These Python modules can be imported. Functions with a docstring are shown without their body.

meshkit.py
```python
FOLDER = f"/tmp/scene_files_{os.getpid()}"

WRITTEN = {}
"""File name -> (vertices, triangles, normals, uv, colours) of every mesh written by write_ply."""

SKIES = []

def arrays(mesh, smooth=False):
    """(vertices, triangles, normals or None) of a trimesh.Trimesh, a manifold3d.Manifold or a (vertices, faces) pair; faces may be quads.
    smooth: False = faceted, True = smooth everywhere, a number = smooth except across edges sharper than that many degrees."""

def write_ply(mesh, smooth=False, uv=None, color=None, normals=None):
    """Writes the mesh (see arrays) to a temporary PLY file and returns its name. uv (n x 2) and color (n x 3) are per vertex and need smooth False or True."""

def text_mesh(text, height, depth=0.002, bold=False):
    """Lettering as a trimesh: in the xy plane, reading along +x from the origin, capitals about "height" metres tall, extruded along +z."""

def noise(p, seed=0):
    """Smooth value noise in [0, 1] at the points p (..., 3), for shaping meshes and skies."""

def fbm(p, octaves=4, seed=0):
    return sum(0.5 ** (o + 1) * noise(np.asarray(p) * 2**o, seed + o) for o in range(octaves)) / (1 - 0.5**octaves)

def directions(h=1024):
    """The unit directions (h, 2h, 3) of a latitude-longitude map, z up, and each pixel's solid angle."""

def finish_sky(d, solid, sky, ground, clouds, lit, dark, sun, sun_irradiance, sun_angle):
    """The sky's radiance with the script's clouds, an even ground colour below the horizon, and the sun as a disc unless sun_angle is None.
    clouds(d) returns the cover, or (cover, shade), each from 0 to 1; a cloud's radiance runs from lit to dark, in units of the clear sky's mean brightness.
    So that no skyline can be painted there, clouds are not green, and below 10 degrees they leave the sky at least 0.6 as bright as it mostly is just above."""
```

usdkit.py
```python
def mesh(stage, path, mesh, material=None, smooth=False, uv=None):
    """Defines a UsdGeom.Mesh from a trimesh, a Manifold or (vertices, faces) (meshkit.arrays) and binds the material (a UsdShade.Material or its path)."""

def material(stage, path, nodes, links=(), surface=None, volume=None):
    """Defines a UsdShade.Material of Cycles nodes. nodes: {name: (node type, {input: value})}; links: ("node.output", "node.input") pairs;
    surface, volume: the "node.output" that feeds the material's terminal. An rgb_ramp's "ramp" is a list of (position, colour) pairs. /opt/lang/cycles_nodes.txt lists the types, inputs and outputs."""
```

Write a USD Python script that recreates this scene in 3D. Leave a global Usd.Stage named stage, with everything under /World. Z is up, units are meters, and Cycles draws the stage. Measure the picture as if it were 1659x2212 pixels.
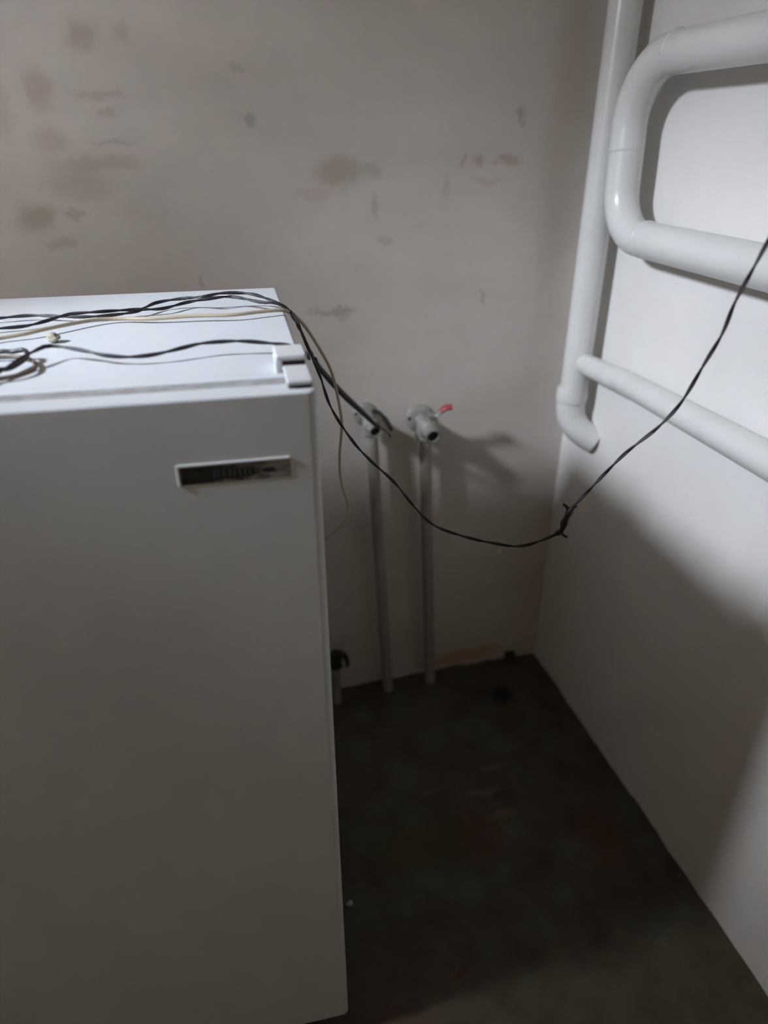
import math
import numpy as np
import trimesh
import manifold3d as m3
import meshkit
import usdkit
from pxr import Gf, Sdf, Usd, UsdGeom, UsdLux, UsdShade

# ---------------------------------------------------------------- stage, camera, light, exposure
stage = Usd.Stage.CreateInMemory()
UsdGeom.SetStageUpAxis(stage, UsdGeom.Tokens.z)
UsdGeom.SetStageMetersPerUnit(stage, 1.0)
world = UsdGeom.Xform.Define(stage, '/World')
stage.SetDefaultPrim(world.GetPrim())

W, H, FPX = 1659, 2212, 1480.62                       # frame and focal length in pixels
CAM = np.array([-0.9617, -1.6628, 1.5709])
YAW, PITCH, ROLL = 0.25127, 0.50146, -0.00201          # turned right, tilted down, rolled (radians)
EXPOSURE = 1.70

cam = UsdGeom.Camera.Define(stage, '/World/camera')
fwd = np.array([math.sin(YAW) * math.cos(PITCH), math.cos(YAW) * math.cos(PITCH), -math.sin(PITCH)])
r0 = np.cross(fwd, [0, 0, 1]); r0 /= np.linalg.norm(r0)
u0 = np.cross(r0, fwd)
right = math.cos(ROLL) * r0 + math.sin(ROLL) * u0
up = -math.sin(ROLL) * r0 + math.cos(ROLL) * u0
M = Gf.Matrix4d(*right, 0, *up, 0, *(-fwd), 0, *CAM, 1)
cam.AddTransformOp().Set(M)
cam.CreateHorizontalApertureAttr(36.0)
cam.CreateVerticalApertureAttr(36.0 * H / W)
cam.CreateFocalLengthAttr(36.0 * FPX / W)
cam.CreateClippingRangeAttr(Gf.Vec2f(0.02, 50))
cam.CreateFStopAttr(2.5)
cam.CreateFocusDistanceAttr(1.08)
cam.CreateExposureAttr(EXPOSURE)

# stand-in for a window: a round reflector lamp high on the left, outside the frame, aimed down at the corner
LAMP = np.array([-2.42, -1.00, 2.36])
LAMP_R = 0.12
BEAM, SPILL = 110.0, 27.0
LAMP_AZ, LAMP_EL = math.radians(13.4), math.radians(-30.0)
AIM = np.array([math.cos(LAMP_EL) * math.cos(LAMP_AZ), math.cos(LAMP_EL) * math.sin(LAMP_AZ), math.sin(LAMP_EL)])
lz_ = -AIM
lx_ = np.cross([0, 0, 1.0], lz_); lx_ /= np.linalg.norm(lx_)
ly_ = np.cross(lz_, lx_)
LAMP_M = Gf.Matrix4d(*lx_, 0, *ly_, 0, *lz_, 0, *LAMP, 1)
standin_light = UsdLux.SphereLight.Define(stage, '/World/standin_beam')
standin_light.CreateRadiusAttr(LAMP_R)
standin_light.CreateIntensityAttr(BEAM)
standin_light.CreateColorAttr(Gf.Vec3f(0.90, 1.0, 1.16))
shaping = UsdLux.ShapingAPI.Apply(standin_light.GetPrim())
shaping.CreateShapingConeAngleAttr(18.5)
shaping.CreateShapingConeSoftnessAttr(1.0)
UsdGeom.Xformable(standin_light).AddTransformOp().Set(LAMP_M)
spill = UsdLux.DiskLight.Define(stage, '/World/added_spill')                    # wide fill added beside the beam to soften its falloff
spill.CreateRadiusAttr(LAMP_R)
spill.CreateIntensityAttr(SPILL)
spill.CreateColorAttr(Gf.Vec3f(0.90, 1.0, 1.16))
UsdGeom.Xformable(spill).AddTransformOp().Set(LAMP_M)

# added fill to lift the shade: a dim warm globe lamp behind the viewer
FILL_GLOBE = (-1.22, -2.40, 2.16)
fill_light = UsdLux.SphereLight.Define(stage, '/World/globe_fill')
fill_light.CreateRadiusAttr(0.15)
fill_light.CreateIntensityAttr(0.88)
fill_light.CreateColorAttr(Gf.Vec3f(1.06, 1.0, 0.84))
UsdGeom.Xformable(fill_light).AddTranslateOp().Set(Gf.Vec3d(*FILL_GLOBE))

# ---------------------------------------------------------------- helpers
LOOKS = '/World/Looks'
UsdGeom.Scope.Define(stage, LOOKS)
_used = {}


def numbered(path):
    n = _used.get(path, 0)
    _used[path] = n + 1
    return path if n == 0 else f'{path}_{n:03d}'


def tag(prim, label=None, category=None, group=None, kind=None):
    for k, v in (('label', label), ('category', category), ('group', group), ('kind', kind)):
        if v:
            prim.SetCustomDataByKey(k, v)
    return prim


def obj(name, mesh, mat, parent=None, smooth=35, **kw):
    base = parent.GetPath().pathString if parent else '/World'
    p = usdkit.mesh(stage, numbered(f'{base}/{name}'), mesh, mat, smooth=smooth).GetPrim()
    return tag(p, **kw)


def thing(name, label, category, loc=(0, 0, 0), rotz=0.0, group=None):
    x = UsdGeom.Xform.Define(stage, numbered(f'/World/{name}'))
    x.AddTranslateOp().Set(Gf.Vec3d(*map(float, loc)))
    x.AddRotateZOp().Set(float(math.degrees(rotz)))
    return tag(x.GetPrim(), label, category, group)


def box(x0, x1, y0, y1, z0, z1):
    b = trimesh.creation.box((x1 - x0, y1 - y0, z1 - z0))
    b.apply_translation(((x0 + x1) / 2, (y0 + y1) / 2, (z0 + z1) / 2))
    return b


def rbox(x0, x1, y0, y1, z0, z1, r, seg=12):
    """Box with rounded edges: hull of eight spheres."""
    s = m3.Manifold.sphere(r, seg)
    ps = [s.translate((x, y, z)) for x in (x0 + r, x1 - r) for y in (y0 + r, y1 - r) for z in (z0 + r, z1 - r)]
    return to_tri(m3.Manifold.batch_hull(ps))


def to_tri(m):
    k = m.to_mesh()
    return trimesh.Trimesh(k.vert_properties[:, :3], k.tri_verts, process=False)


def cat(*ms):
    return trimesh.util.concatenate(list(ms))


def spline(pts, step=0.008):
    """Catmull-Rom through the points, resampled at an even step."""
    p = np.asarray(pts, float)
    p = np.vstack([2 * p[0] - p[1], p, 2 * p[-1] - p[-2]])
    out = []
    for i in range(1, len(p) - 2):
        a, b, c, d = p[i - 1:i + 3]
        n = max(2, int(np.linalg.norm(c - b) / step))
        for t in np.linspace(0, 1, n, endpoint=False):
            out.append(0.5 * (2 * b + (c - a) * t + (2 * a - 5 * b + 4 * c - d) * t * t + (3 * b - a - 3 * c + d) * t ** 3))
    out.append(p[-2])
    return np.array(out)


def rounded(pts, radii, n=10):
    """Polyline whose inner corners are rounded to arcs."""
    p = np.asarray(pts, float)
    out = [p[0]]
    for i in range(1, len(p) - 1):
        a, b, c = p[i - 1], p[i], p[i + 1]
        u, v = (a - b) / np.linalg.norm(a - b), (c - b) / np.linalg.norm(c - b)
        ang = math.acos(np.clip(u @ v, -1, 1))
        r = radii[i - 1]
        t = r / math.tan(ang / 2)
        w = (u + v) / np.linalg.norm(u + v)
        o = b + w * r / math.sin(ang / 2)
        s, e = b + u * t - o, b + v * t - o
        sw = math.acos(np.clip(s @ e / r ** 2, -1, 1))
        for k in np.linspace(0, 1, n + 1):
            out.append(o + (math.sin((1 - k) * sw) * s + math.sin(k * sw) * e) / math.sin(sw))
    out.append(p[-1])
    return np.array(out)


def frames(path):
    t = np.gradient(path, axis=0)
    t /= np.linalg.norm(t, axis=1, keepdims=True)
    a = np.array([0, 0, 1.0]) if abs(t[0][2]) < 0.8 else np.array([1.0, 0, 0])
    n = np.cross(t[0], a); n /= np.linalg.norm(n)
    ns = [n]
    for i in range(1, len(t)):
        n = ns[-1] - t[i] * (ns[-1] @ t[i])
        ns.append(n / np.linalg.norm(n))
    ns = np.array(ns)
    return t, ns, np.cross(t, ns)


def tube(path, radius, seg=16, caps=True):
    path = np.asarray(path, float)
    r = np.broadcast_to(np.asarray(radius, float), (len(path),))
    t, n, b = frames(path)
    a = np.linspace(0, 2 * np.pi, seg, endpoint=False)
    v = (path[:, None] + r[:, None, None] * (np.cos(a)[None, :, None] * n[:, None] + np.sin(a)[None, :, None] * b[:, None])).reshape(-1, 3)
    f = []
    for i in range(len(path) - 1):
        for j in range(seg):
            k = (j + 1) % seg
            f += [(i * seg + j, i * seg + k, (i + 1) * seg + k), (i * seg + j, (i + 1) * seg + k, (i + 1) * seg + j)]
    if caps:
        v = np.vstack([v, path[0], path[-1]])
        c0, c1, e = len(v) - 2, len(v) - 1, (len(path) - 1) * seg
        for j in range(seg):
            k = (j + 1) % seg
            f += [(c0, k, j), (c1, e + j, e + k)]
    return trimesh.Trimesh(v, np.array(f), process=False)


def strand(path, off, r, pitch, phase, seg=8):
    """One of two conductors twisted about a path."""
    t, n, b = frames(path)
    s = np.r_[0, np.cumsum(np.linalg.norm(np.diff(path, axis=0), axis=1))]
    a = 2 * np.pi * s / pitch + phase
    return tube(path + off * (np.cos(a)[:, None] * n + np.sin(a)[:, None] * b), r, seg)


def lathe(profile, seg=28):
    """profile (radius, z) pairs revolved about z."""
    return trimesh.creation.revolve(np.array(profile, float), sections=seg)


def turn(mesh, axis, deg, at=(0, 0, 0)):
    mesh.apply_transform(trimesh.transformations.rotation_matrix(math.radians(deg), axis, at))
    return mesh


def move(mesh, d):
    mesh.apply_translation(d)
    return mesh


# ---------------------------------------------------------------- materials
def plain(name, color, rough=0.5, metal=0.0, spec=0.5, bump=0.0, bscale=40, vary=0.0, vscale=6):
    nodes = {'p': ('principled_bsdf', {'base_color': color, 'roughness': rough, 'metallic': metal, 'specular_ior_level': spec})}
    links = []
    if bump or vary:
        nodes['g'] = ('geometry', {})
    if vary:
        c = np.array(color)
        nodes['n'] = ('noise_texture', {'scale': vscale, 'detail': 4.0, 'roughness': 0.6})
        nodes['r'] = ('rgb_ramp', {'ramp': [(0.3, tuple(c * (1 - vary))), (0.7, tuple(np.minimum(c * (1 + vary), 1)))]})
        links += [('g.position', 'n.vector'), ('n.fac', 'r.fac'), ('r.color', 'p.base_color')]
    if bump:
        nodes['bn'] = ('noise_texture', {'scale': bscale, 'detail': 3.0})
        nodes['b'] = ('bump', {'strength': bump, 'distance': 0.004})
        links += [('g.position', 'bn.vector'), ('bn.fac', 'b.height'), ('b.normal', 'p.normal')]
    return usdkit.material(stage, f'{LOOKS}/{name}', nodes, links, surface='p.BSDF')


def stained(name, ramp, vscale, stains, rough=0.8, bump=0.3, bscale=14, wobble=0.05, wscale=14, spec=0.3, stretch=(1, 1, 1)):
    """Mottled surface with separate stains and painted light: (centre, radii, colour, strength)."""
    nodes = {
        'g': ('geometry', {}),
        'mp': ('mapping', {'scale': stretch}),
        'n': ('noise_texture', {'scale': vscale, 'detail': 5.0, 'roughness': 0.6}),
        'r': ('rgb_ramp', {'ramp': ramp}),
        'wn': ('noise_texture', {'scale': wscale, 'detail': 4.0, 'roughness': 0.65}),
        'ws': ('vector_math', {'math_type': 'subtract', 'vector2': (0.5, 0.5, 0.5)}),
        'wm': ('vector_math', {'math_type': 'scale', 'scale': wobble * 2}),
        'wp': ('vector_math', {'math_type': 'add'}),
        'bn': ('noise_texture', {'scale': bscale, 'detail': 5.0, 'roughness': 0.55}),
        'b': ('bump', {'strength': bump, 'distance': 0.006}),
        'p': ('principled_bsdf', {'roughness': rough, 'specular_ior_level': spec}),
    }
    links = [('g.position', 'mp.vector'), ('mp.vector', 'n.vector'), ('n.fac', 'r.fac'), ('g.position', 'wn.vector'), ('wn.color', 'ws.vector1'),
             ('ws.vector', 'wm.vector1'), ('g.position', 'wp.vector1'), ('wm.vector', 'wp.vector2'),
             ('g.position', 'bn.vector'), ('bn.fac', 'b.height'), ('b.normal', 'p.normal')]
    last = 'r.color'
    for i, (c, rad, col, k) in enumerate(stains):
        nodes[f's{i}'] = ('vector_math', {'math_type': 'subtract', 'vector2': c})
        nodes[f'd{i}'] = ('vector_math', {'math_type': 'divide', 'vector2': rad})
        nodes[f'l{i}'] = ('vector_math', {'math_type': 'length'})
        nodes[f'm{i}'] = ('map_range', {'range_type': 'smoothstep', 'from_min': 1.15, 'from_max': 0.35, 'to_min': 0.0, 'to_max': k, 'clamp': True})
        nodes[f'x{i}'] = ('mix_color', {'blend_type': 'mix', 'b': col})
        links += [('wp.vector', f's{i}.vector1'), (f's{i}.vector', f'd{i}.vector1'), (f'd{i}.vector', f'l{i}.vector1'),
                  (f'l{i}.value', f'm{i}.value'), (f'm{i}.result', f'x{i}.fac'), (last, f'x{i}.a')]
        last = f'x{i}.result'
    links.append((last, 'p.base_color'))
    return usdkit.material(stage, f'{LOOKS}/{name}', nodes, links, surface='p.BSDF')


BR = (0.34, 0.275, 0.215); RD = (0.39, 0.30, 0.25); GY = (0.335, 0.315, 0.275); WH = (0.56, 0.52, 0.47)
back_stains_and_light = [
    ((-0.638, 0, 1.500), (0.070, 1, 0.040), BR, 0.6), ((-0.560, 0, 1.508), (0.035, 1, 0.018), BR, 0.4),
    ((-0.700, 0, 1.455), (0.060, 1, 0.016), RD, 0.35),
    ((-0.345, 0, 1.524), (0.011, 1, 0.018), RD, 0.75), ((-0.305, 0, 1.520), (0.016, 1, 0.018), RD, 0.75),
    ((-0.235, 0, 1.522), (0.045, 1, 0.013), RD, 0.7), ((-0.285, 0, 1.475), (0.050, 1, 0.010), RD, 0.4),
    ((-0.385, 0, 1.470), (0.012, 1, 0.034), RD, 0.4),
    ((-0.555, 0, 1.428), (0.010, 1, 0.034), RD, 0.5), ((-0.535, 0, 1.355), (0.022, 1, 0.010), RD, 0.5),
    ((-0.660, 0, 1.203), (0.065, 1, 0.013), GY, 0.75), ((-0.640, 0, 1.192), (0.024, 1, 0.017), GY, 0.6),  # grey shadow painted into the plaster colour
    ((-0.821, 0, 1.605), (0.018, 1, 0.020), GY, 0.75), ((-0.840, 0, 1.690), (0.020, 1, 0.012), GY, 0.45),
    ((-0.213, 0, 1.611), (0.010, 1, 0.030), GY, 0.75), ((-0.280, 0, 1.215), (0.006, 1, 0.022), GY, 0.7),
    ((-0.960, 0, 1.285), (0.008, 1, 0.010), GY, 0.85),
    ((-1.125, 0, 1.738), (0.036, 1, 0.026), RD, 0.58), ((-1.050, 0, 1.745), (0.018, 1, 0.022), RD, 0.36),
    ((-1.222, 0, 1.655), (0.030, 1, 0.040), RD, 0.54), ((-1.105, 0, 1.643), (0.060, 1, 0.010), RD, 0.47),
    ((-1.100, 0, 1.610), (0.026, 1, 0.012), RD, 0.54), ((-1.105, 0, 1.562), (0.050, 1, 0.006), GY, 0.50),
    ((-1.215, 0, 1.565), (0.045, 1, 0.030), RD, 0.43), ((-1.130, 0, 1.520), (0.105, 1, 0.020), BR, 0.43),
    ((-1.180, 0, 1.480), (0.080, 1, 0.036), RD, 0.43), ((-1.275, 0, 1.425), (0.050, 1, 0.036), BR, 0.65),
    ((-1.195, 0, 1.428), (0.036, 1, 0.016), BR, 0.58), ((-1.235, 0, 1.375), (0.045, 1, 0.016), RD, 0.50),
    ((-1.290, 0, 1.610), (0.020, 1, 0.060), RD, 0.36),
    ((-1.170, 0, 1.680), (0.030, 1, 0.050), WH, 0.5), ((-1.160, 0, 1.745), (0.020, 1, 0.040), WH, 0.35),
    ((-0.090, 0, 1.55), (0.075, 1, 0.42), (0.455, 0.385, 0.315), 0.55),  # brown bounce light beside the riser, painted as wall colour
    ((-0.275, 0, 0.040), (0.150, 1, 0.038), (0.42, 0.26, 0.14), 0.75), ((-0.18, 0, 0.06), (0.06, 1, 0.020), (0.42, 0.26, 0.14), 0.5),
    ((-0.163, 0, 0.441), (0.007, 1, 0.009), (0.8, 0.78, 0.75), 1.0),
]
mat_back = stained('old_plaster', [(0.30, (0.495, 0.445, 0.395)), (0.5, (0.545, 0.497, 0.447)), (0.70, (0.585, 0.54, 0.49))], 3.0, back_stains_and_light,
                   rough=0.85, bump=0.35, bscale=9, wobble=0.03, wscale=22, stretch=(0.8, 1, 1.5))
mat_right = stained('white_wall_paint', [(0.3, (0.715, 0.685, 0.65)), (0.7, (0.79, 0.765, 0.735))], 3.0,
                    [((0, -0.9, 0.35), (1, 0.5, 0.3), (0.72, 0.66, 0.58), 0.4)], rough=0.42, bump=0.18, bscale=6, spec=0.4)
mat_floor = stained('worn_concrete', [(0.25, (0.036, 0.026, 0.016)), (0.45, (0.062, 0.050, 0.034)), (0.6, (0.070, 0.067, 0.047)), (0.8, (0.098, 0.097, 0.070))], 9.0,
                    [((-0.186, -0.165, 0), (0.040, 0.055, 1), (0.008, 0.005, 0.004), 0.95), ((-0.235, -0.130, 0), (0.03, 0.03, 1), (0.012, 0.008, 0.006), 0.6),
                     ((-0.33, -0.42, 0), (0.05, 0.018, 1), (0.14, 0.10, 0.07), 0.6), ((-0.38, -0.50, 0), (0.06, 0.012, 1), (0.14, 0.10, 0.07), 0.6),
                     ((-0.52, -0.46, 0), (0.05, 0.010, 1), (0.12, 0.10, 0.07), 0.5), ((-0.36, -0.58, 0), (0.05, 0.016, 1), (0.13, 0.09, 0.06), 0.6),
                     ((-0.45, -0.62, 0), (0.10, 0.09, 1), (0.085, 0.040, 0.026), 0.6), ((-0.14, -0.70, 0), (0.09, 0.13, 1), (0.085, 0.035, 0.024), 0.6),
                     ((-0.60, -0.92, 0), (0.02, 0.015, 1), (0.09, 0.02, 0.015), 0.7), ((-0.62, -0.60, 0), (0.14, 0.10, 1), (0.060, 0.060, 0.022), 0.5),
                     ((-0.75, -0.98, 0), (0.10, 0.06, 1), (0.075, 0.032, 0.024), 0.5)],
                    rough=0.75, bump=0.5, bscale=30, wobble=0.05, wscale=12, spec=0.25)
mat_dim = plain('distemper', (0.68, 0.54, 0.37), 0.9, bump=0.2, bscale=10, vary=0.12)
mat_ceil = plain('ceiling_whitewash', (0.72, 0.58, 0.42), 0.9, bump=0.15, bscale=10, vary=0.1)
mat_enamel = plain('white_enamel', (0.60, 0.625, 0.65), 0.33, vary=0.035, vscale=5)
mat_gasket = plain('grey_gasket', (0.27, 0.27, 0.262), 0.7, vary=0.28, vscale=45)
mat_plastic = plain('white_plastic', (0.58, 0.58, 0.59), 0.4)
mat_rust = plain('rusty_steel', (0.045, 0.018, 0.011), 0.75, vary=0.4, vscale=80)
mat_chrome = plain('worn_chrome', (0.55, 0.55, 0.55), 0.35, metal=0.6)
mat_bplate = usdkit.material(stage, f'{LOOKS}/worn_badge', {
    'tc': ('texture_coordinate', {}), 'mp': ('mapping', {'scale': (26.0, 1.0, 60.0)}),
    'n': ('noise_texture', {'scale': 1.6, 'detail': 3.0}), 'sx': ('separate_xyz', {}),
    'e': ('map_range', {'from_min': -0.060, 'from_max': 0.055, 'to_min': -0.17, 'to_max': 0.17, 'clamp': True}),
    'a': ('math', {'math_type': 'add'}),
    'r': ('rgb_ramp', {'ramp': [(0.30, (0.018, 0.019, 0.018)), (0.46, (0.045, 0.046, 0.045)), (0.56, (0.16, 0.165, 0.16)), (0.72, (0.30, 0.30, 0.29))]}),
    'p': ('principled_bsdf', {'roughness': 0.45, 'metallic': 0.2})},
    [('tc.object', 'mp.vector'), ('mp.vector', 'n.vector'), ('tc.object', 'sx.vector'), ('sx.x', 'e.value'), ('n.fac', 'a.value1'), ('e.result', 'a.value2'),
     ('a.value', 'r.fac'), ('r.color', 'p.base_color')], surface='p.BSDF')
mat_letter = plain('badge_letter', (0.055, 0.058, 0.055), 0.5)
mat_dark = plain('dark_smear', (0.014, 0.015, 0.014), 0.5)
mat_pipe = plain('white_pipe_paint', (0.66, 0.65, 0.625), 0.30, bump=0.12, bscale=45, vary=0.03, vscale=12)
mat_pipe_old = plain('limewashed_pipe', (0.28, 0.255, 0.22), 0.7, bump=0.2, bscale=60, vary=0.12, vscale=20)
mat_brass = plain('painted_valve', (0.29, 0.285, 0.245), 0.5, vary=0.15, vscale=60)
mat_bore = plain('dark_bore', (0.006, 0.004, 0.003), 0.8)
mat_steel = plain('lever_steel', (0.32, 0.32, 0.30), 0.4, metal=0.5)
mat_red = plain('red_grip', (0.36, 0.045, 0.048), 0.45)
mat_black = plain('black_grip', (0.020, 0.016, 0.014), 0.5)
mat_cable = plain('black_insulation', (0.020, 0.017, 0.019), 0.42)
mat_cableb = plain('brown_insulation', (0.13, 0.085, 0.065), 0.5)
mat_tape = plain('grey_tape', (0.045, 0.040, 0.038), 0.6)
mat_beige = plain('beige_insulation', (0.42, 0.34, 0.24), 0.5)
mat_crumb = plain('grey_lump', (0.36, 0.33, 0.26), 0.8, vary=0.3, vscale=60)
mat_soil = plain('dark_rubble', (0.030, 0.020, 0.010), 0.9, vary=0.3, vscale=50)
mat_foot = plain('black_plastic', (0.02, 0.02, 0.02), 0.5)
mat_lampbody = plain('lamp_body', (0.7, 0.7, 0.68), 0.4)

# ---------------------------------------------------------------- the room
X0, Y0, ZC = -3.0, -3.3, 2.45
T = 0.12
gx, gy = np.meshgrid(np.linspace(X0, 0, 121), np.linspace(Y0, 0, 133), indexing='ij')
pp = np.stack([gx, gy, gx * 0], -1)
gz = 0.010 * (meshkit.fbm(pp * 9, 4, 3) - 0.5) - 0.001
edge = np.exp(-np.minimum(-gx, -gy) / 0.03)                      # mortar swept up a little along the walls
gz = gz + edge * 0.018 * np.clip(meshkit.fbm(pp * 14, 3, 8) - 0.35, 0, 1)
top = np.stack([gx, gy, gz], -1).reshape(-1, 3)
n0, n1 = gx.shape
fl = []
for i in range(n0 - 1):
    for j in range(n1 - 1):
        a = i * n1 + j
        fl += [(a, a + n1, a + n1 + 1), (a, a + n1 + 1, a + 1)]
obj('floor', cat(trimesh.Trimesh(top, np.array(fl), process=False), box(X0 - T, T, Y0 - T, T, -0.12, -0.03)), mat_floor, smooth=60, kind='structure',
    label='dark worn concrete floor in the shade beside the fridge')
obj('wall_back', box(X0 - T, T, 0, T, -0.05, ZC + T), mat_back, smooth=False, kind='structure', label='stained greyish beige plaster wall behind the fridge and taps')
obj('wall_right', box(0, T, Y0 - T, 0, -0.05, ZC + T), mat_right, smooth=False, kind='structure', label='white painted wall on the right carrying thick heating pipes')
obj('wall_left', box(X0 - T, X0, Y0 - T, 0, -0.05, ZC + T), mat_dim, smooth=False, kind='structure', label='plain wall on the left, outside the frame')
obj('wall_front', box(X0, 0, Y0 - T, Y0, -0.05, ZC + T), mat_dim, smooth=False, kind='structure', label='plain wall behind the viewer')
obj('ceiling', box(X0, 0, Y0, 0, ZC, ZC + T), mat_ceil, smooth=False, kind='structure', label='plain ceiling above the frame')

lamp = tag(UsdGeom.Xform.Define(stage, '/World/window_standin_lamp').GetPrim(), 'round reflector lamp standing in for a window, high on the left wall, aimed down at the corner', 'lamp')
lamp_rim = lathe([(0.05, 0.16), (0.10, 0.13), (0.150, 0.02), (0.150, -0.01), (0.146, -0.01), (0.146, 0.018), (0.095, 0.125), (0.05, 0.15), (0.05, 0.16)], 32)
M4 = np.eye(4); M4[:3, 0], M4[:3, 1], M4[:3, 2], M4[:3, 3] = lx_, ly_, lz_, LAMP
lamp_rim.apply_transform(M4)
obj('reflector', lamp_rim, mat_lampbody, lamp)
obj('arm', tube(spline([LAMP + lz_ * 0.15, LAMP + lz_ * 0.25, (X0 + 0.10, LAMP[1] - 0.10, LAMP[2] + 0.03), (X0, LAMP[1] - 0.10, LAMP[2] - 0.03)], 0.02), 0.014, 14), mat_lampbody, lamp)

globe = thing('added_globe_lamp', 'dim globe lamp added as fill light, hanging from the ceiling behind the viewer', 'lamp', FILL_GLOBE)
obj('cord', tube([(0, 0, 0.19), (0, 0, ZC - FILL_GLOBE[2])], 0.004, 8), mat_lampbody, globe)
obj('lamp_holder', lathe([(0, 0.20), (0.03, 0.20), (0.05, 0.165), (0.06, 0.15), (0, 0.152)], 20), mat_lampbody, globe)

# ---------------------------------------------------------------- the fridge (origin at its front right foot, x to the right, y into the room's depth)
FR_X, FR_Y, FR_YAW, FW, FD, FH, DB = -0.858, -0.970, -0.046, 0.60, 0.583, 1.335, 0.079
fr = thing('refrigerator', 'white refrigerator with cables lying on top, filling the left of the picture', 'refrigerator', (FR_X, FR_Y, 0), FR_YAW)
cab = rbox(-FW, -0.001, 0.060, FD, 0.045, FH, 0.006)
obj('cabinet', cab, mat_enamel, fr)
obj('gasket', cat(rbox(-FW + 0.006, -0.006, 0.030, 0.066, FH - 0.028, FH - 0.0025, 0.002), rbox(-FW + 0.006, -0.006, 0.030, 0.060, DB + 0.01, DB + 0.03, 0.003),
                  box(-0.022, -0.006, 0.030, 0.058, DB + 0.02, FH - 0.02), box(-FW + 0.006, -FW + 0.022, 0.030, 0.058, DB + 0.02, FH - 0.02)), mat_gasket, fr,
    label='dusty grey door seal showing as a strip along the top')
VR = 0.0110
dc = [(x, y) for x in (-FW - 0.002 + VR, 0.002 - VR) for y in (VR, 0.034 - VR)]
door = obj('door', to_tri(m3.Manifold.batch_hull([m3.Manifold.cylinder(FH - DB - 0.006, VR, VR, 28).translate((x, y, DB + 0.003)) for x, y in dc]
                                                 + [m3.Manifold.cylinder(FH - DB - 0.0018, VR - 0.0014, VR - 0.0014, 28).translate((x, y, DB + 0.0008)) for x, y in dc]
                                                 + [m3.Manifold.cylinder(FH - DB, VR - 0.0032, VR - 0.0032, 28).translate((x, y, DB)) for x, y in dc])), mat_enamel, fr)
obj('kick_plate', rbox(-FW + 0.02, -0.02, 0.070, 0.085, 0.012, 0.060, 0.003), mat_foot, fr, label='dark plinth below the door')
for fx in (-0.05, -FW + 0.05):
    for fy in (0.10, FD - 0.05):
        obj('foot', move(lathe([(0, 0), (0.020, 0), (0.022, 0.004), (0.020, 0.012), (0.008, 0.014), (0.008, 0.05), (0, 0.05)], 20), (fx, fy, 0)), mat_foot, fr)
# hinge at the front right corner: rusty plate under two white caps
obj('hinge_plate', cat(rbox(-0.0275, -0.003, 0.0125, 0.078, FH - 0.001, FH + 0.0050, 0.0012, 8), rbox(-0.0330, -0.003, 0.0715, 0.108, FH - 0.001, FH + 0.0140, 0.0012, 8)),
    mat_rust, fr, label='rusty brown hinge plate')


def cap(x0, x1, y0, y1, z0, z1, r):
    m = m3.Manifold.batch_hull([m3.Manifold.sphere(r, 14).translate((x, y, z)) for x in (x0 + r, x1 - r) for y in (y0 + r, y1 - r) for z in (z0 + r + 0.001, z1 - r)])
    return to_tri(m)


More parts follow.
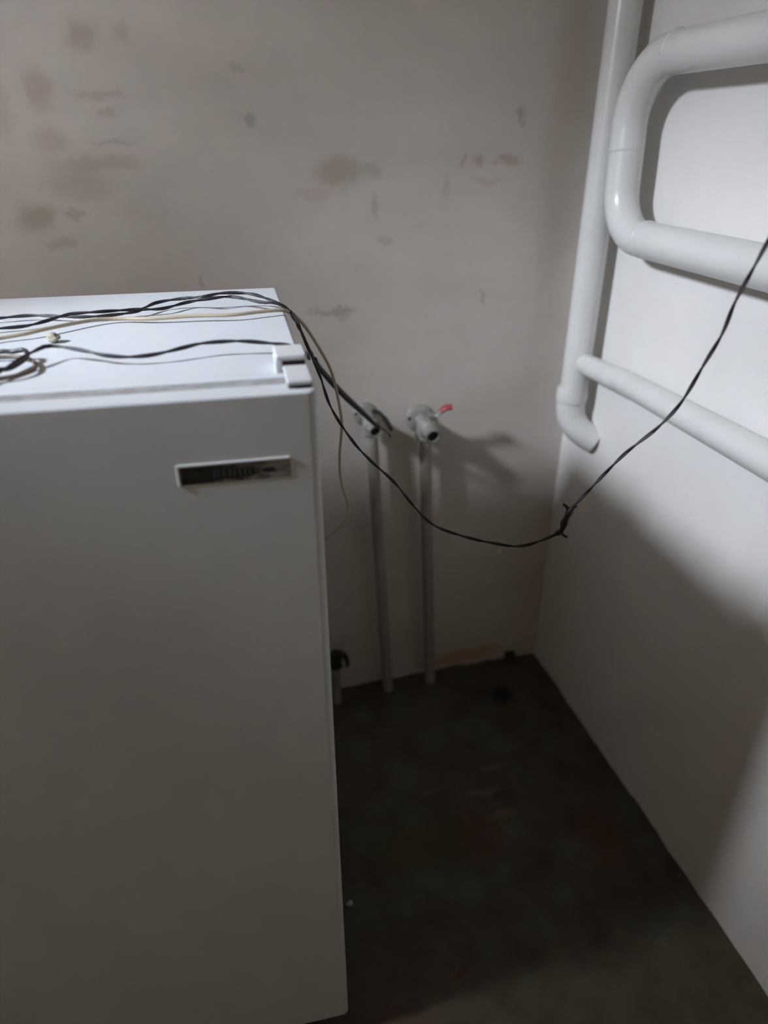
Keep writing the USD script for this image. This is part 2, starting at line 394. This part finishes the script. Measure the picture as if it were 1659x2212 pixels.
obj('hinge_cap', cap(-0.037, -0.001, 0.0690, 0.112, FH + 0.0125, FH + 0.0215, 0.0035), mat_plastic, fr, label='white plastic hinge cap on the cabinet top')
obj('hinge_cap', cap(-0.0295, -0.001, 0.0100, 0.0690, FH + 0.0030, FH + 0.0095, 0.0026), mat_plastic, fr, label='white plastic hinge cap on the door corner')
obj('hinge_base', rbox(-0.0370, -0.0290, 0.0695, 0.111, FH - 0.001, FH + 0.0150, 0.0015), mat_plastic, fr, label='white plastic side of the hinge cover')
# badge at the top right of the door, a sub-part with its own frame and lettering
bx, bz = -0.093, 1.2505
bdg = UsdGeom.Xform.Define(stage, f'{fr.GetPath()}/badge')
bdg.AddTranslateOp().Set(Gf.Vec3d(bx, 0, bz))
bdg = tag(bdg.GetPrim(), 'narrow worn maker\'s badge with dark blurred lettering')
hw, hh = 0.061, 0.0125
obj('badge_frame', cat(rbox(-hw, hw, -0.0020, 0.001, hh - 0.0030, hh, 0.0009, 8), rbox(-hw, -hw + 0.0030, -0.0018, 0.001, -hh, hh, 0.0008, 8)), mat_plastic, bdg)
obj('badge_plate', box(-hw + 0.001, hw, -0.0007, 0.001, -hh + 0.0008, hh - 0.001), mat_bplate, bdg, smooth=False)
sm = []
for cx, wx, hz, dz in ((-0.022, 0.017, 0.0078, -0.0012), (-0.004, 0.018, 0.0072, -0.0016), (0.013, 0.014, 0.0058, -0.0012), (-0.046, 0.011, 0.0042, -0.004), (0.037, 0.008, 0.0030, -0.001)):
    e = trimesh.creation.icosphere(3, 1.0); e.apply_scale((wx, 0.0004, hz)); sm.append(move(e, (cx, -0.0007, dz)))
obj('smear', cat(*sm), mat_dark, bdg, label='dark worn patch across the badge')
lt = []
for cx, w_ in ((-0.0185, 0.0035), (-0.0075, 0.0050), (0.0035, 0.0045), (0.0145, 0.0040), (0.0255, 0.0030)):
    lt += [rbox(cx - w_, cx - w_ + 0.0016, -0.0014, 0, -0.0058, 0.0040, 0.0004, 6), rbox(cx + w_ - 0.0030, cx + w_ - 0.0014, -0.0014, 0, -0.0058, 0.0040, 0.0004, 6)]
obj('lettering', cat(*lt), mat_letter, bdg)

# ---------------------------------------------------------------- heating pipes on the right wall
def pipe_thing(name, label, path, r, loc, seams=(), cat_='pipe', mat=None, seg=32):
    t_ = thing(name, label, cat_, loc)
    o = np.array(loc)
    obj('pipe', tube(np.asarray(path) - o, r, seg), mat or mat_pipe, t_, smooth=50)
    for c, d, rr in seams:
        d = np.array(d, float) / np.linalg.norm(d)
        s = np.array([np.array(c) - o + d * k for k in (-0.006, -0.003, 0, 0.003, 0.006)])
        obj('weld_seam', tube(s, np.array([rr - 0.001, rr + 0.0015, rr + 0.0025, rr + 0.0015, rr - 0.001]), seg), mat or mat_pipe, t_)
    return t_


RX, RY, RR = -0.059, -0.128, 0.0375
riser = thing('riser_pipe', 'tall white corner heating pipe with a low side branch and a bottom elbow', 'pipe', (RX, RY, 0.86))
obj('pipe', tube(np.array([(0.004, 0.012, ZC - 0.86), (0.002, 0.006, 0.6), (0, 0, 0.12)]), RR - 0.003, 32), mat_pipe, riser, smooth=50)
el = spline([(0, 0.004, 0.135), (0, 0.007, 0.112), (0.001, 0.007, 0.085), (0.006, 0.002, 0.055), (0.020, -0.010, 0.030), (0.040, -0.022, 0.012), (0.062, -0.034, -0.002)], 0.006)
obj('elbow', tube(el, RR + 0.0005 - 0.003 * np.linspace(0, 1, len(el)), 32), mat_pipe, riser, smooth=50)
obj('collar', tube(np.array([(0, 0.006, z) for z in (0.100, 0.104, 0.110, 0.128, 0.136, 0.139)]), np.array([RR, RR + 0.0015, RR + 0.0025, RR + 0.0025, RR + 0.0015, RR - 0.002]), 32), mat_pipe, riser)

LX, LR = -0.069, 0.0355
lp = rounded([(LX, Y0, 1.712), (LX, -0.212, 1.704), (LX, -0.238, 1.384), (LX, Y0, 1.372)], [0.115, 0.095], 16)
pipe_thing('loop_pipe', 'thick white heating pipe bent back on itself in a U beside the corner', lp, LR, (LX, -0.222, 1.37),
           [((LX, -0.2235, 1.545), (0, -0.07, -1), LR - 0.0005), ((LX, -0.345, 1.7065), (0, 1, 0), LR - 0.0012), ((LX, -0.345, 1.3840), (0, 1, 0), LR - 0.0012)])
bp = np.array([(-0.050, Y0, 1.086), (-0.050, -0.6, 1.078), (-0.051, -0.30, 1.074), (-0.054, -0.13, 1.068)])
bp = spline(bp, 0.05)
s_ = (bp[:, 1] - bp[-1, 1]) / (-0.8)
obj('branch', tube(bp - np.array([RX, RY, 0.86]), 0.0255 + 0.0075 * np.clip(s_, 0, 1), 32), mat_pipe, riser, smooth=50, label='horizontal branch along the right wall')

# ---------------------------------------------------------------- taps on the back wall
def water_pipe(x_top, x_bot, z_top, label):
    t_ = thing('water_pipe', label, 'pipe', (x_bot, -0.045, 0), group=None)
    p = np.array([(x_top - x_bot, 0, z_top), (0.5 * (x_top - x_bot), 0, z_top / 2), (0, 0, 0.0), (0, 0, -0.012)])
    obj('pipe', tube(p, 0.0165, 20), mat_pipe_old, t_, smooth=50)
    return t_


water_pipe(-0.580, -0.534, 0.893, 'left limewashed water pipe on the back wall, nearer the fridge')
water_pipe(-0.433, -0.391, 0.862, 'right limewashed water pipe on the back wall, under the red lever')


def ydisc(profile, y0, seg=28):
    """profile (radius, distance towards the room) revolved about the -y axis."""
    m = lathe(profile, seg)
    m = turn(m, (1, 0, 0), 90)
    return move(m, (0, y0, 0))


def hexnut(r, y0, y1):
    c = trimesh.creation.cylinder(r, abs(y1 - y0), sections=6)
    c = turn(c, (1, 0, 0), 90)
    return move(c, (0, (y0 + y1) / 2, 0))


def tap(label, x, z, scale, lever, lever_mat, tilt):
    t_ = thing('tap', label, 'tap', (x, 0, z))
    s = scale
    obj('wall_flange', ydisc([(0, 0.0), (0.036 * s, 0.0), (0.036 * s, 0.004), (0.031 * s, 0.009), (0.020 * s, 0.013), (0, 0.013)], 0.0), mat_brass, t_)
    for sx in (-1, 1):
        obj('screw', move(ydisc([(0, 0), (0.0055 * s, 0), (0.0050 * s, 0.003), (0, 0.004)], 0.0, 14), (sx * 0.027 * s, -0.0075, 0.004)), mat_bore, t_, label='dark screw head')
    # elbow: rises out of the pipe and turns towards the room
    ep = spline([(0, -0.045, -0.036), (0, -0.045, -0.018), (0, -0.049, -0.006), (0, -0.058, 0), (0, -0.068, 0)], 0.004)
    obj('elbow', cat(tube(ep, 0.0195 * s, 20), tube([(0, -0.045, -0.040), (0, -0.045, -0.022)], 0.0225 * s, 20), tube([(0, -0.010, 0), (0, -0.060, 0)], 0.016 * s, 18)), mat_brass, t_, smooth=50)
    bd = ydisc([(0.010 * s, 0), (0.019 * s, 0.002), (0.024 * s, 0.012), (0.025 * s, 0.020), (0.021 * s, 0.032), (0.017 * s, 0.036), (0.010 * s, 0.036)], -0.064)
    obj('valve_body', cat(bd, hexnut(0.0225 * s, -0.060, -0.072)), mat_brass, t_)
    sp = ydisc([(0.0150 * s, 0), (0.0185 * s, 0), (0.0185 * s, 0.026), (0.0145 * s, 0.026), (0.0135 * s, 0.022), (0.0135 * s, 0.002), (0.0150 * s, 0)], -0.098)
    sp.apply_transform(trimesh.transformations.rotation_matrix(math.radians(tilt), (1, 0, 0), (0, -0.09, 0)))
    obj('spout', sp, mat_brass, t_)
    bo = ydisc([(0, 0), (0.0140 * s, 0), (0.0140 * s, 0.019), (0, 0.019)], -0.099)
    bo.apply_transform(trimesh.transformations.rotation_matrix(math.radians(tilt), (1, 0, 0), (0, -0.09, 0)))
    obj('bore', bo, mat_bore, t_, label='dark open mouth of the spout')
    obj('stem', move(lathe([(0, 0), (0.011 * s, 0), (0.011 * s, 0.006), (0.007 * s, 0.008), (0.007 * s, 0.018), (0, 0.018)], 18), (0, -0.082, 0.020 * s)), mat_steel, t_)
    lev = np.array(lever, float)
    path = spline(lev, 0.003)
    n = len(path)
    k = int(n * 0.52)

    def flat(pth, w, h):
        t, nn, b = frames(pth)
        m = tube(pth, 1.0, 16)
        v = m.vertices.copy()
        ring = np.repeat(np.arange(len(pth)), 16)
        d = v[:len(ring)] - pth[ring]
        side = np.cross(t, [0, 0, 1.0]); side /= np.linalg.norm(side, axis=1, keepdims=True)
        upv = np.cross(side, t)
        a = np.einsum('ij,ij->i', d, side[ring]); c = np.einsum('ij,ij->i', d, upv[ring])
        v[:len(ring)] = pth[ring] + (a * w)[:, None] * side[ring] + (c * h)[:, None] * upv[ring]
        m.vertices = v
        return m
    lv = obj('lever', flat(path[:k + 1], 0.0100 * s, 0.0036 * s), mat_steel if lever_mat is mat_red else lever_mat, t_)
    obj('grip', flat(path[k:], 0.0115 * s, 0.0065 * s), lever_mat, lv, label='red grip' if lever_mat is mat_red else 'black grip')
    return t_


tap('limewashed wall tap with a bent red lever, right of the two', -0.436, 0.905, 1.08,
    [(0, -0.082, 0.038), (0.010, -0.084, 0.038), (0.020, -0.088, 0.040), (0.029, -0.092, 0.050), (0.039, -0.096, 0.059), (0.055, -0.100, 0.062)], mat_red, 10)
tap('wall tap with a black lever and a black cable hung on it, nearer the fridge', -0.587, 0.932, 0.88,
    [(0, -0.082, 0.036), (0.010, -0.084, 0.036), (0.020, -0.090, 0.030), (0.030, -0.096, 0.018), (0.040, -0.100, 0.002), (0.046, -0.101, -0.010)], mat_black, 6)

# short capped stub by the fridge
st = thing('pipe_stub', 'short floor pipe stub with a dark drooping valve handle, half hidden by the fridge', 'pipe', (-0.705, -0.060, 0))
obj('pipe', tube([(0, 0, -0.012), (0, 0, 0.10), (0.002, 0, 0.165)], 0.014, 18), mat_pipe_old, st, smooth=50)
obj('valve_body', cat(tube(spline([(0.002, 0, 0.150), (0.002, -0.002, 0.180), (0.000, -0.014, 0.200), (-0.002, -0.034, 0.204)], 0.005), 0.0185, 18), tube([(0.002, 0, 0.145), (0.002, 0, 0.160)], 0.021, 6)), mat_soil, st, smooth=45, label='dark valve body')
obj('handle', tube(spline([(0, -0.028, 0.215), (0.012, -0.032, 0.222), (0.024, -0.036, 0.212), (0.030, -0.038, 0.190), (0.030, -0.038, 0.172)], 0.004), np.linspace(0.010, 0.006, len(spline([(0, -0.028, 0.215), (0.012, -0.032, 0.222), (0.024, -0.036, 0.212), (0.030, -0.038, 0.190), (0.030, -0.038, 0.172)], 0.004))), 12), mat_black, st, label='dark drooping handle')

# ---------------------------------------------------------------- cables
tail_l = lambda y, z: [(-1.502, y - 0.01, z - 0.9), (-1.500, y, z - 0.35), (-1.492, y, z - 0.06), (-1.462, y, z + 0.004), (-1.40, y, z)]
c1 = tail_l(-0.585, 1.341) + [(-1.282, -0.563, 1.342), (-1.248, -0.555, 1.342), (-1.205, -0.554, 1.343), (-1.151, -0.577, 1.343), (-1.113, -0.584, 1.343), (-1.062, -0.573, 1.344), (-1.031, -0.535, 1.348), (-0.989, -0.533, 1.352), (-0.96, -0.555, 1.357), (-0.932, -0.545, 1.359), (-0.89, -0.556, 1.358), (-0.86, -0.600, 1.354), (-0.840, -0.602, 1.342),
      (-0.828, -0.611, 1.327), (-0.815, -0.621, 1.287), (-0.8, -0.631, 1.245), (-0.786, -0.642, 1.194), (-0.758, -0.663, 1.144), (-0.732, -0.682, 1.113), (-0.7, -0.706, 1.083), (-0.668, -0.73, 1.041), (-0.642, -0.75, 1.017), (-0.604, -0.778, 1.008), (-0.567, -0.805, 1.006), (-0.532, -0.832, 1.01), (-0.505, -0.852, 1.028), (-0.483, -0.868, 1.051), (-0.48, -0.871, 1.071), (-0.475, -0.874, 1.09), (-0.451, -0.892, 1.141), (-0.427, -0.91, 1.189), (-0.4, -0.93, 1.231), (-0.382, -0.943, 1.269), (-0.369, -0.953, 1.32), (-0.359, -0.961, 1.361), (-0.355, -0.964, 1.395), (-0.349, -0.968, 1.423), (-0.339, -0.975, 1.467), (-0.332, -0.981, 1.506),
      (-0.29, -0.99, 1.63), (-0.21, -1.01, 1.80), (-0.10, -1.03, 1.99), (-0.012, -1.05, 2.12)]
c2 = tail_l(-0.640, 1.340) + [(-1.268, -0.624, 1.341), (-1.235, -0.617, 1.341), (-1.202, -0.61, 1.341), (-1.175, -0.589, 1.343), (-1.152, -0.574, 1.346), (-1.114, -0.578, 1.348), (-1.063, -0.567, 1.346), (-1.023, -0.561, 1.344), (-0.989, -0.532, 1.345), (-0.961, -0.541, 1.350), (-0.919, -0.545, 1.353), (-0.879, -0.580, 1.350), (-0.848, -0.590, 1.346),
      (-0.826, -0.55, 1.318), (-0.787, -0.437, 1.236), (-0.755, -0.357, 1.17), (-0.693, -0.254, 1.08), (-0.636, -0.179, 1.008), (-0.596, -0.134, 0.958), (-0.578, -0.122, 0.940), (-0.556, -0.116, 0.922), (-0.546, -0.112, 0.905)]
c3 = tail_l(-0.90, 1.340)[:-1] + [(-1.40, -0.90, 1.341), (-1.26, -0.905, 1.341), (-1.206, -0.873, 1.343), (-1.186, -0.842, 1.345), (-1.169, -0.813, 1.350), (-1.159, -0.795, 1.352), (-1.144, -0.779, 1.353), (-1.106, -0.799, 1.350), (-1.084, -0.813, 1.347), (-1.057, -0.822, 1.345), (-1.026, -0.824, 1.346), (-0.989, -0.815, 1.350), (-0.968, -0.810, 1.352), (-0.929, -0.814, 1.353), (-0.897, -0.822, 1.351), (-0.868, -0.832, 1.348), (-0.848, -0.828, 1.338), (-0.835, -0.77, 1.312), (-0.824, -0.68, 1.290), (-0.8135, -0.612, 1.272)]
SR, SO, PITCHW = 0.0015, 0.0011, 0.085


def twisted(name, label, pts, group=None):
    p = spline(pts, 0.006)
    t_ = thing(name, label, 'cable', tuple(np.round(p[0], 4)))
    p = p - np.round(p[0], 4)
    for ph in (0, math.pi):
        obj('strand', strand(p, SO, SR, PITCHW, ph), mat_cable, t_, smooth=60)
    return t_, p


t1, _ = twisted('power_cable', 'black twisted cable sagging from the fridge top across to the right wall', c1)
o1 = np.round(spline(c1, 0.006)[0], 4)
kp = spline(np.array([(-0.489, -0.864, 1.044), (-0.483, -0.868, 1.051), (-0.4815, -0.8695, 1.060), (-0.480, -0.871, 1.071), (-0.475, -0.874, 1.090), (-0.470, -0.878, 1.099)]) - o1, 0.003)
kr = 0.0034 + 0.0018 * np.sin(np.linspace(0, math.pi, len(kp))) + 0.0008 * np.sin(np.linspace(0, 19, len(kp)))
obj('knot', cat(tube(kp, kr, 12), tube(spline(np.array([(-0.478, -0.872, 1.084), (-0.481, -0.871, 1.093), (-0.486, -0.868, 1.097)]) - o1, 0.002), 0.0026, 8),
                tube(spline(np.array([(-0.485, -0.867, 1.052), (-0.479, -0.870, 1.044), (-0.474, -0.872, 1.041)]) - o1, 0.002), 0.0024, 8)), mat_cable, t1, label='taped knot in the sagging cable')
t2, _ = twisted('power_cable', 'black twisted cable running steeply from the fridge corner to the left tap', c2)
o2 = np.round(spline(c2, 0.006)[0], 4)
sl = spline(np.array([(-0.771, -0.395, 1.202), (-0.755, -0.357, 1.17), (-0.693, -0.254, 1.08), (-0.636, -0.179, 1.008), (-0.596, -0.134, 0.958), (-0.580, -0.123, 0.942)]) - o2, 0.006)
obj('sleeve', tube(sl, 0.0042 + 0.0028 * np.sin(np.linspace(0.15, math.pi - 0.4, len(sl))), 12), mat_tape, t2, smooth=60, label='dark grey taped sleeve')
twisted('power_cable', 'black twisted cable lying along the front of the fridge top', c3)
lpk = [(-1.275, -0.800, 1.341), (-1.235, -0.762, 1.341), (-1.208, -0.752, 1.343), (-1.189, -0.768, 1.346), (-1.177, -0.770, 1.348), (-1.170, -0.784, 1.346), (-1.173, -0.801, 1.343), (-1.183, -0.826, 1.342), (-1.195, -0.842, 1.346), (-1.24, -0.868, 1.350), (-1.29, -0.870, 1.343), (-1.305, -0.835, 1.341), (-1.275, -0.800, 1.345)]
q = spline(lpk, 0.005)
t_ = thing('cable_coil', 'small black coil of cable at the left edge of the fridge top', 'cable', tuple(np.round(q[0], 4)))
obj('loop', tube(q - np.round(q[0], 4), 0.0028, 10), mat_cable, t_, smooth=60)
lpb = [(-1.215, -0.765, 1.340), (-1.186, -0.770, 1.340), (-1.168, -0.786, 1.340), (-1.158, -0.811, 1.340), (-1.158, -0.833, 1.340), (-1.172, -0.850, 1.340), (-1.195, -0.858, 1.340), (-1.25, -0.880, 1.340), (-1.31, -0.885, 1.340)]
q2 = spline(lpb, 0.005)
obj('loop', tube(q2 - np.round(q[0], 4), 0.0024, 10), mat_cableb, t_, smooth=60, label='brown loop of the coil')
bw = tail_l(-0.700, 1.339) + [(-1.254, -0.684, 1.340), (-1.224, -0.673, 1.341), (-1.192, -0.664, 1.343), (-1.166, -0.645, 1.344), (-1.117, -0.608, 1.343), (-1.08, -0.600, 1.341), (-1.035, -0.615, 1.342), (-0.977, -0.622, 1.344), (-0.925, -0.630, 1.344), (-0.883, -0.620, 1.344), (-0.848, -0.610, 1.342), (-0.832, -0.600, 1.333),
      (-0.812, -0.586, 1.31), (-0.789, -0.569, 1.27), (-0.769, -0.556, 1.228), (-0.758, -0.545, 1.183), (-0.75, -0.535, 1.136), (-0.749, -0.528, 1.107), (-0.752, -0.515, 1.047), (-0.749, -0.507, 0.994), (-0.736, -0.501, 0.94), (-0.738, -0.497, 0.912), (-0.755, -0.485, 0.881), (-0.781, -0.467, 0.848), (-0.812, -0.44, 0.821), (-0.815, -0.40, 0.78)]
q = spline(bw, 0.006)
obj('thin_wire', tube(q, 0.0027, 10), mat_beige, smooth=60, label='thin beige wire across the fridge top, curling down past its right side', category='wire')

# ---------------------------------------------------------------- small things lying about
def lump(name, c, size, seed, mat, label, category, sub=3):
    m = trimesh.creation.icosphere(sub, 1.0)
    v = m.vertices
    m.vertices = v * (0.7 + 0.7 * meshkit.fbm(v * 1.6 + 7, 3, seed))[:, None] * np.array(size)
    lo = m.vertices[:, 2].min()
    m.apply_translation((c[0], c[1], c[2] - lo - 0.0006))
    return obj(name, m, mat, smooth=50, label=label, category=category)


lump('putty_lump', (-1.157, -0.690, FH), (0.008, 0.008, 0.0065), 3, mat_crumb, 'small grey beige lump lying on the fridge top', 'lump')
lump('rubble_lump', (-0.098, -0.020, 0.0), (0.019, 0.014, 0.020), 5, mat_soil, 'dark clump of rubble in the floor corner by the back wall', 'rubble')
lump('floor_crumb', (-0.802, -0.712, 0.0), (0.007, 0.006, 0.005), 9, mat_crumb, 'tiny pale crumb on the floor beside the fridge', 'crumb')
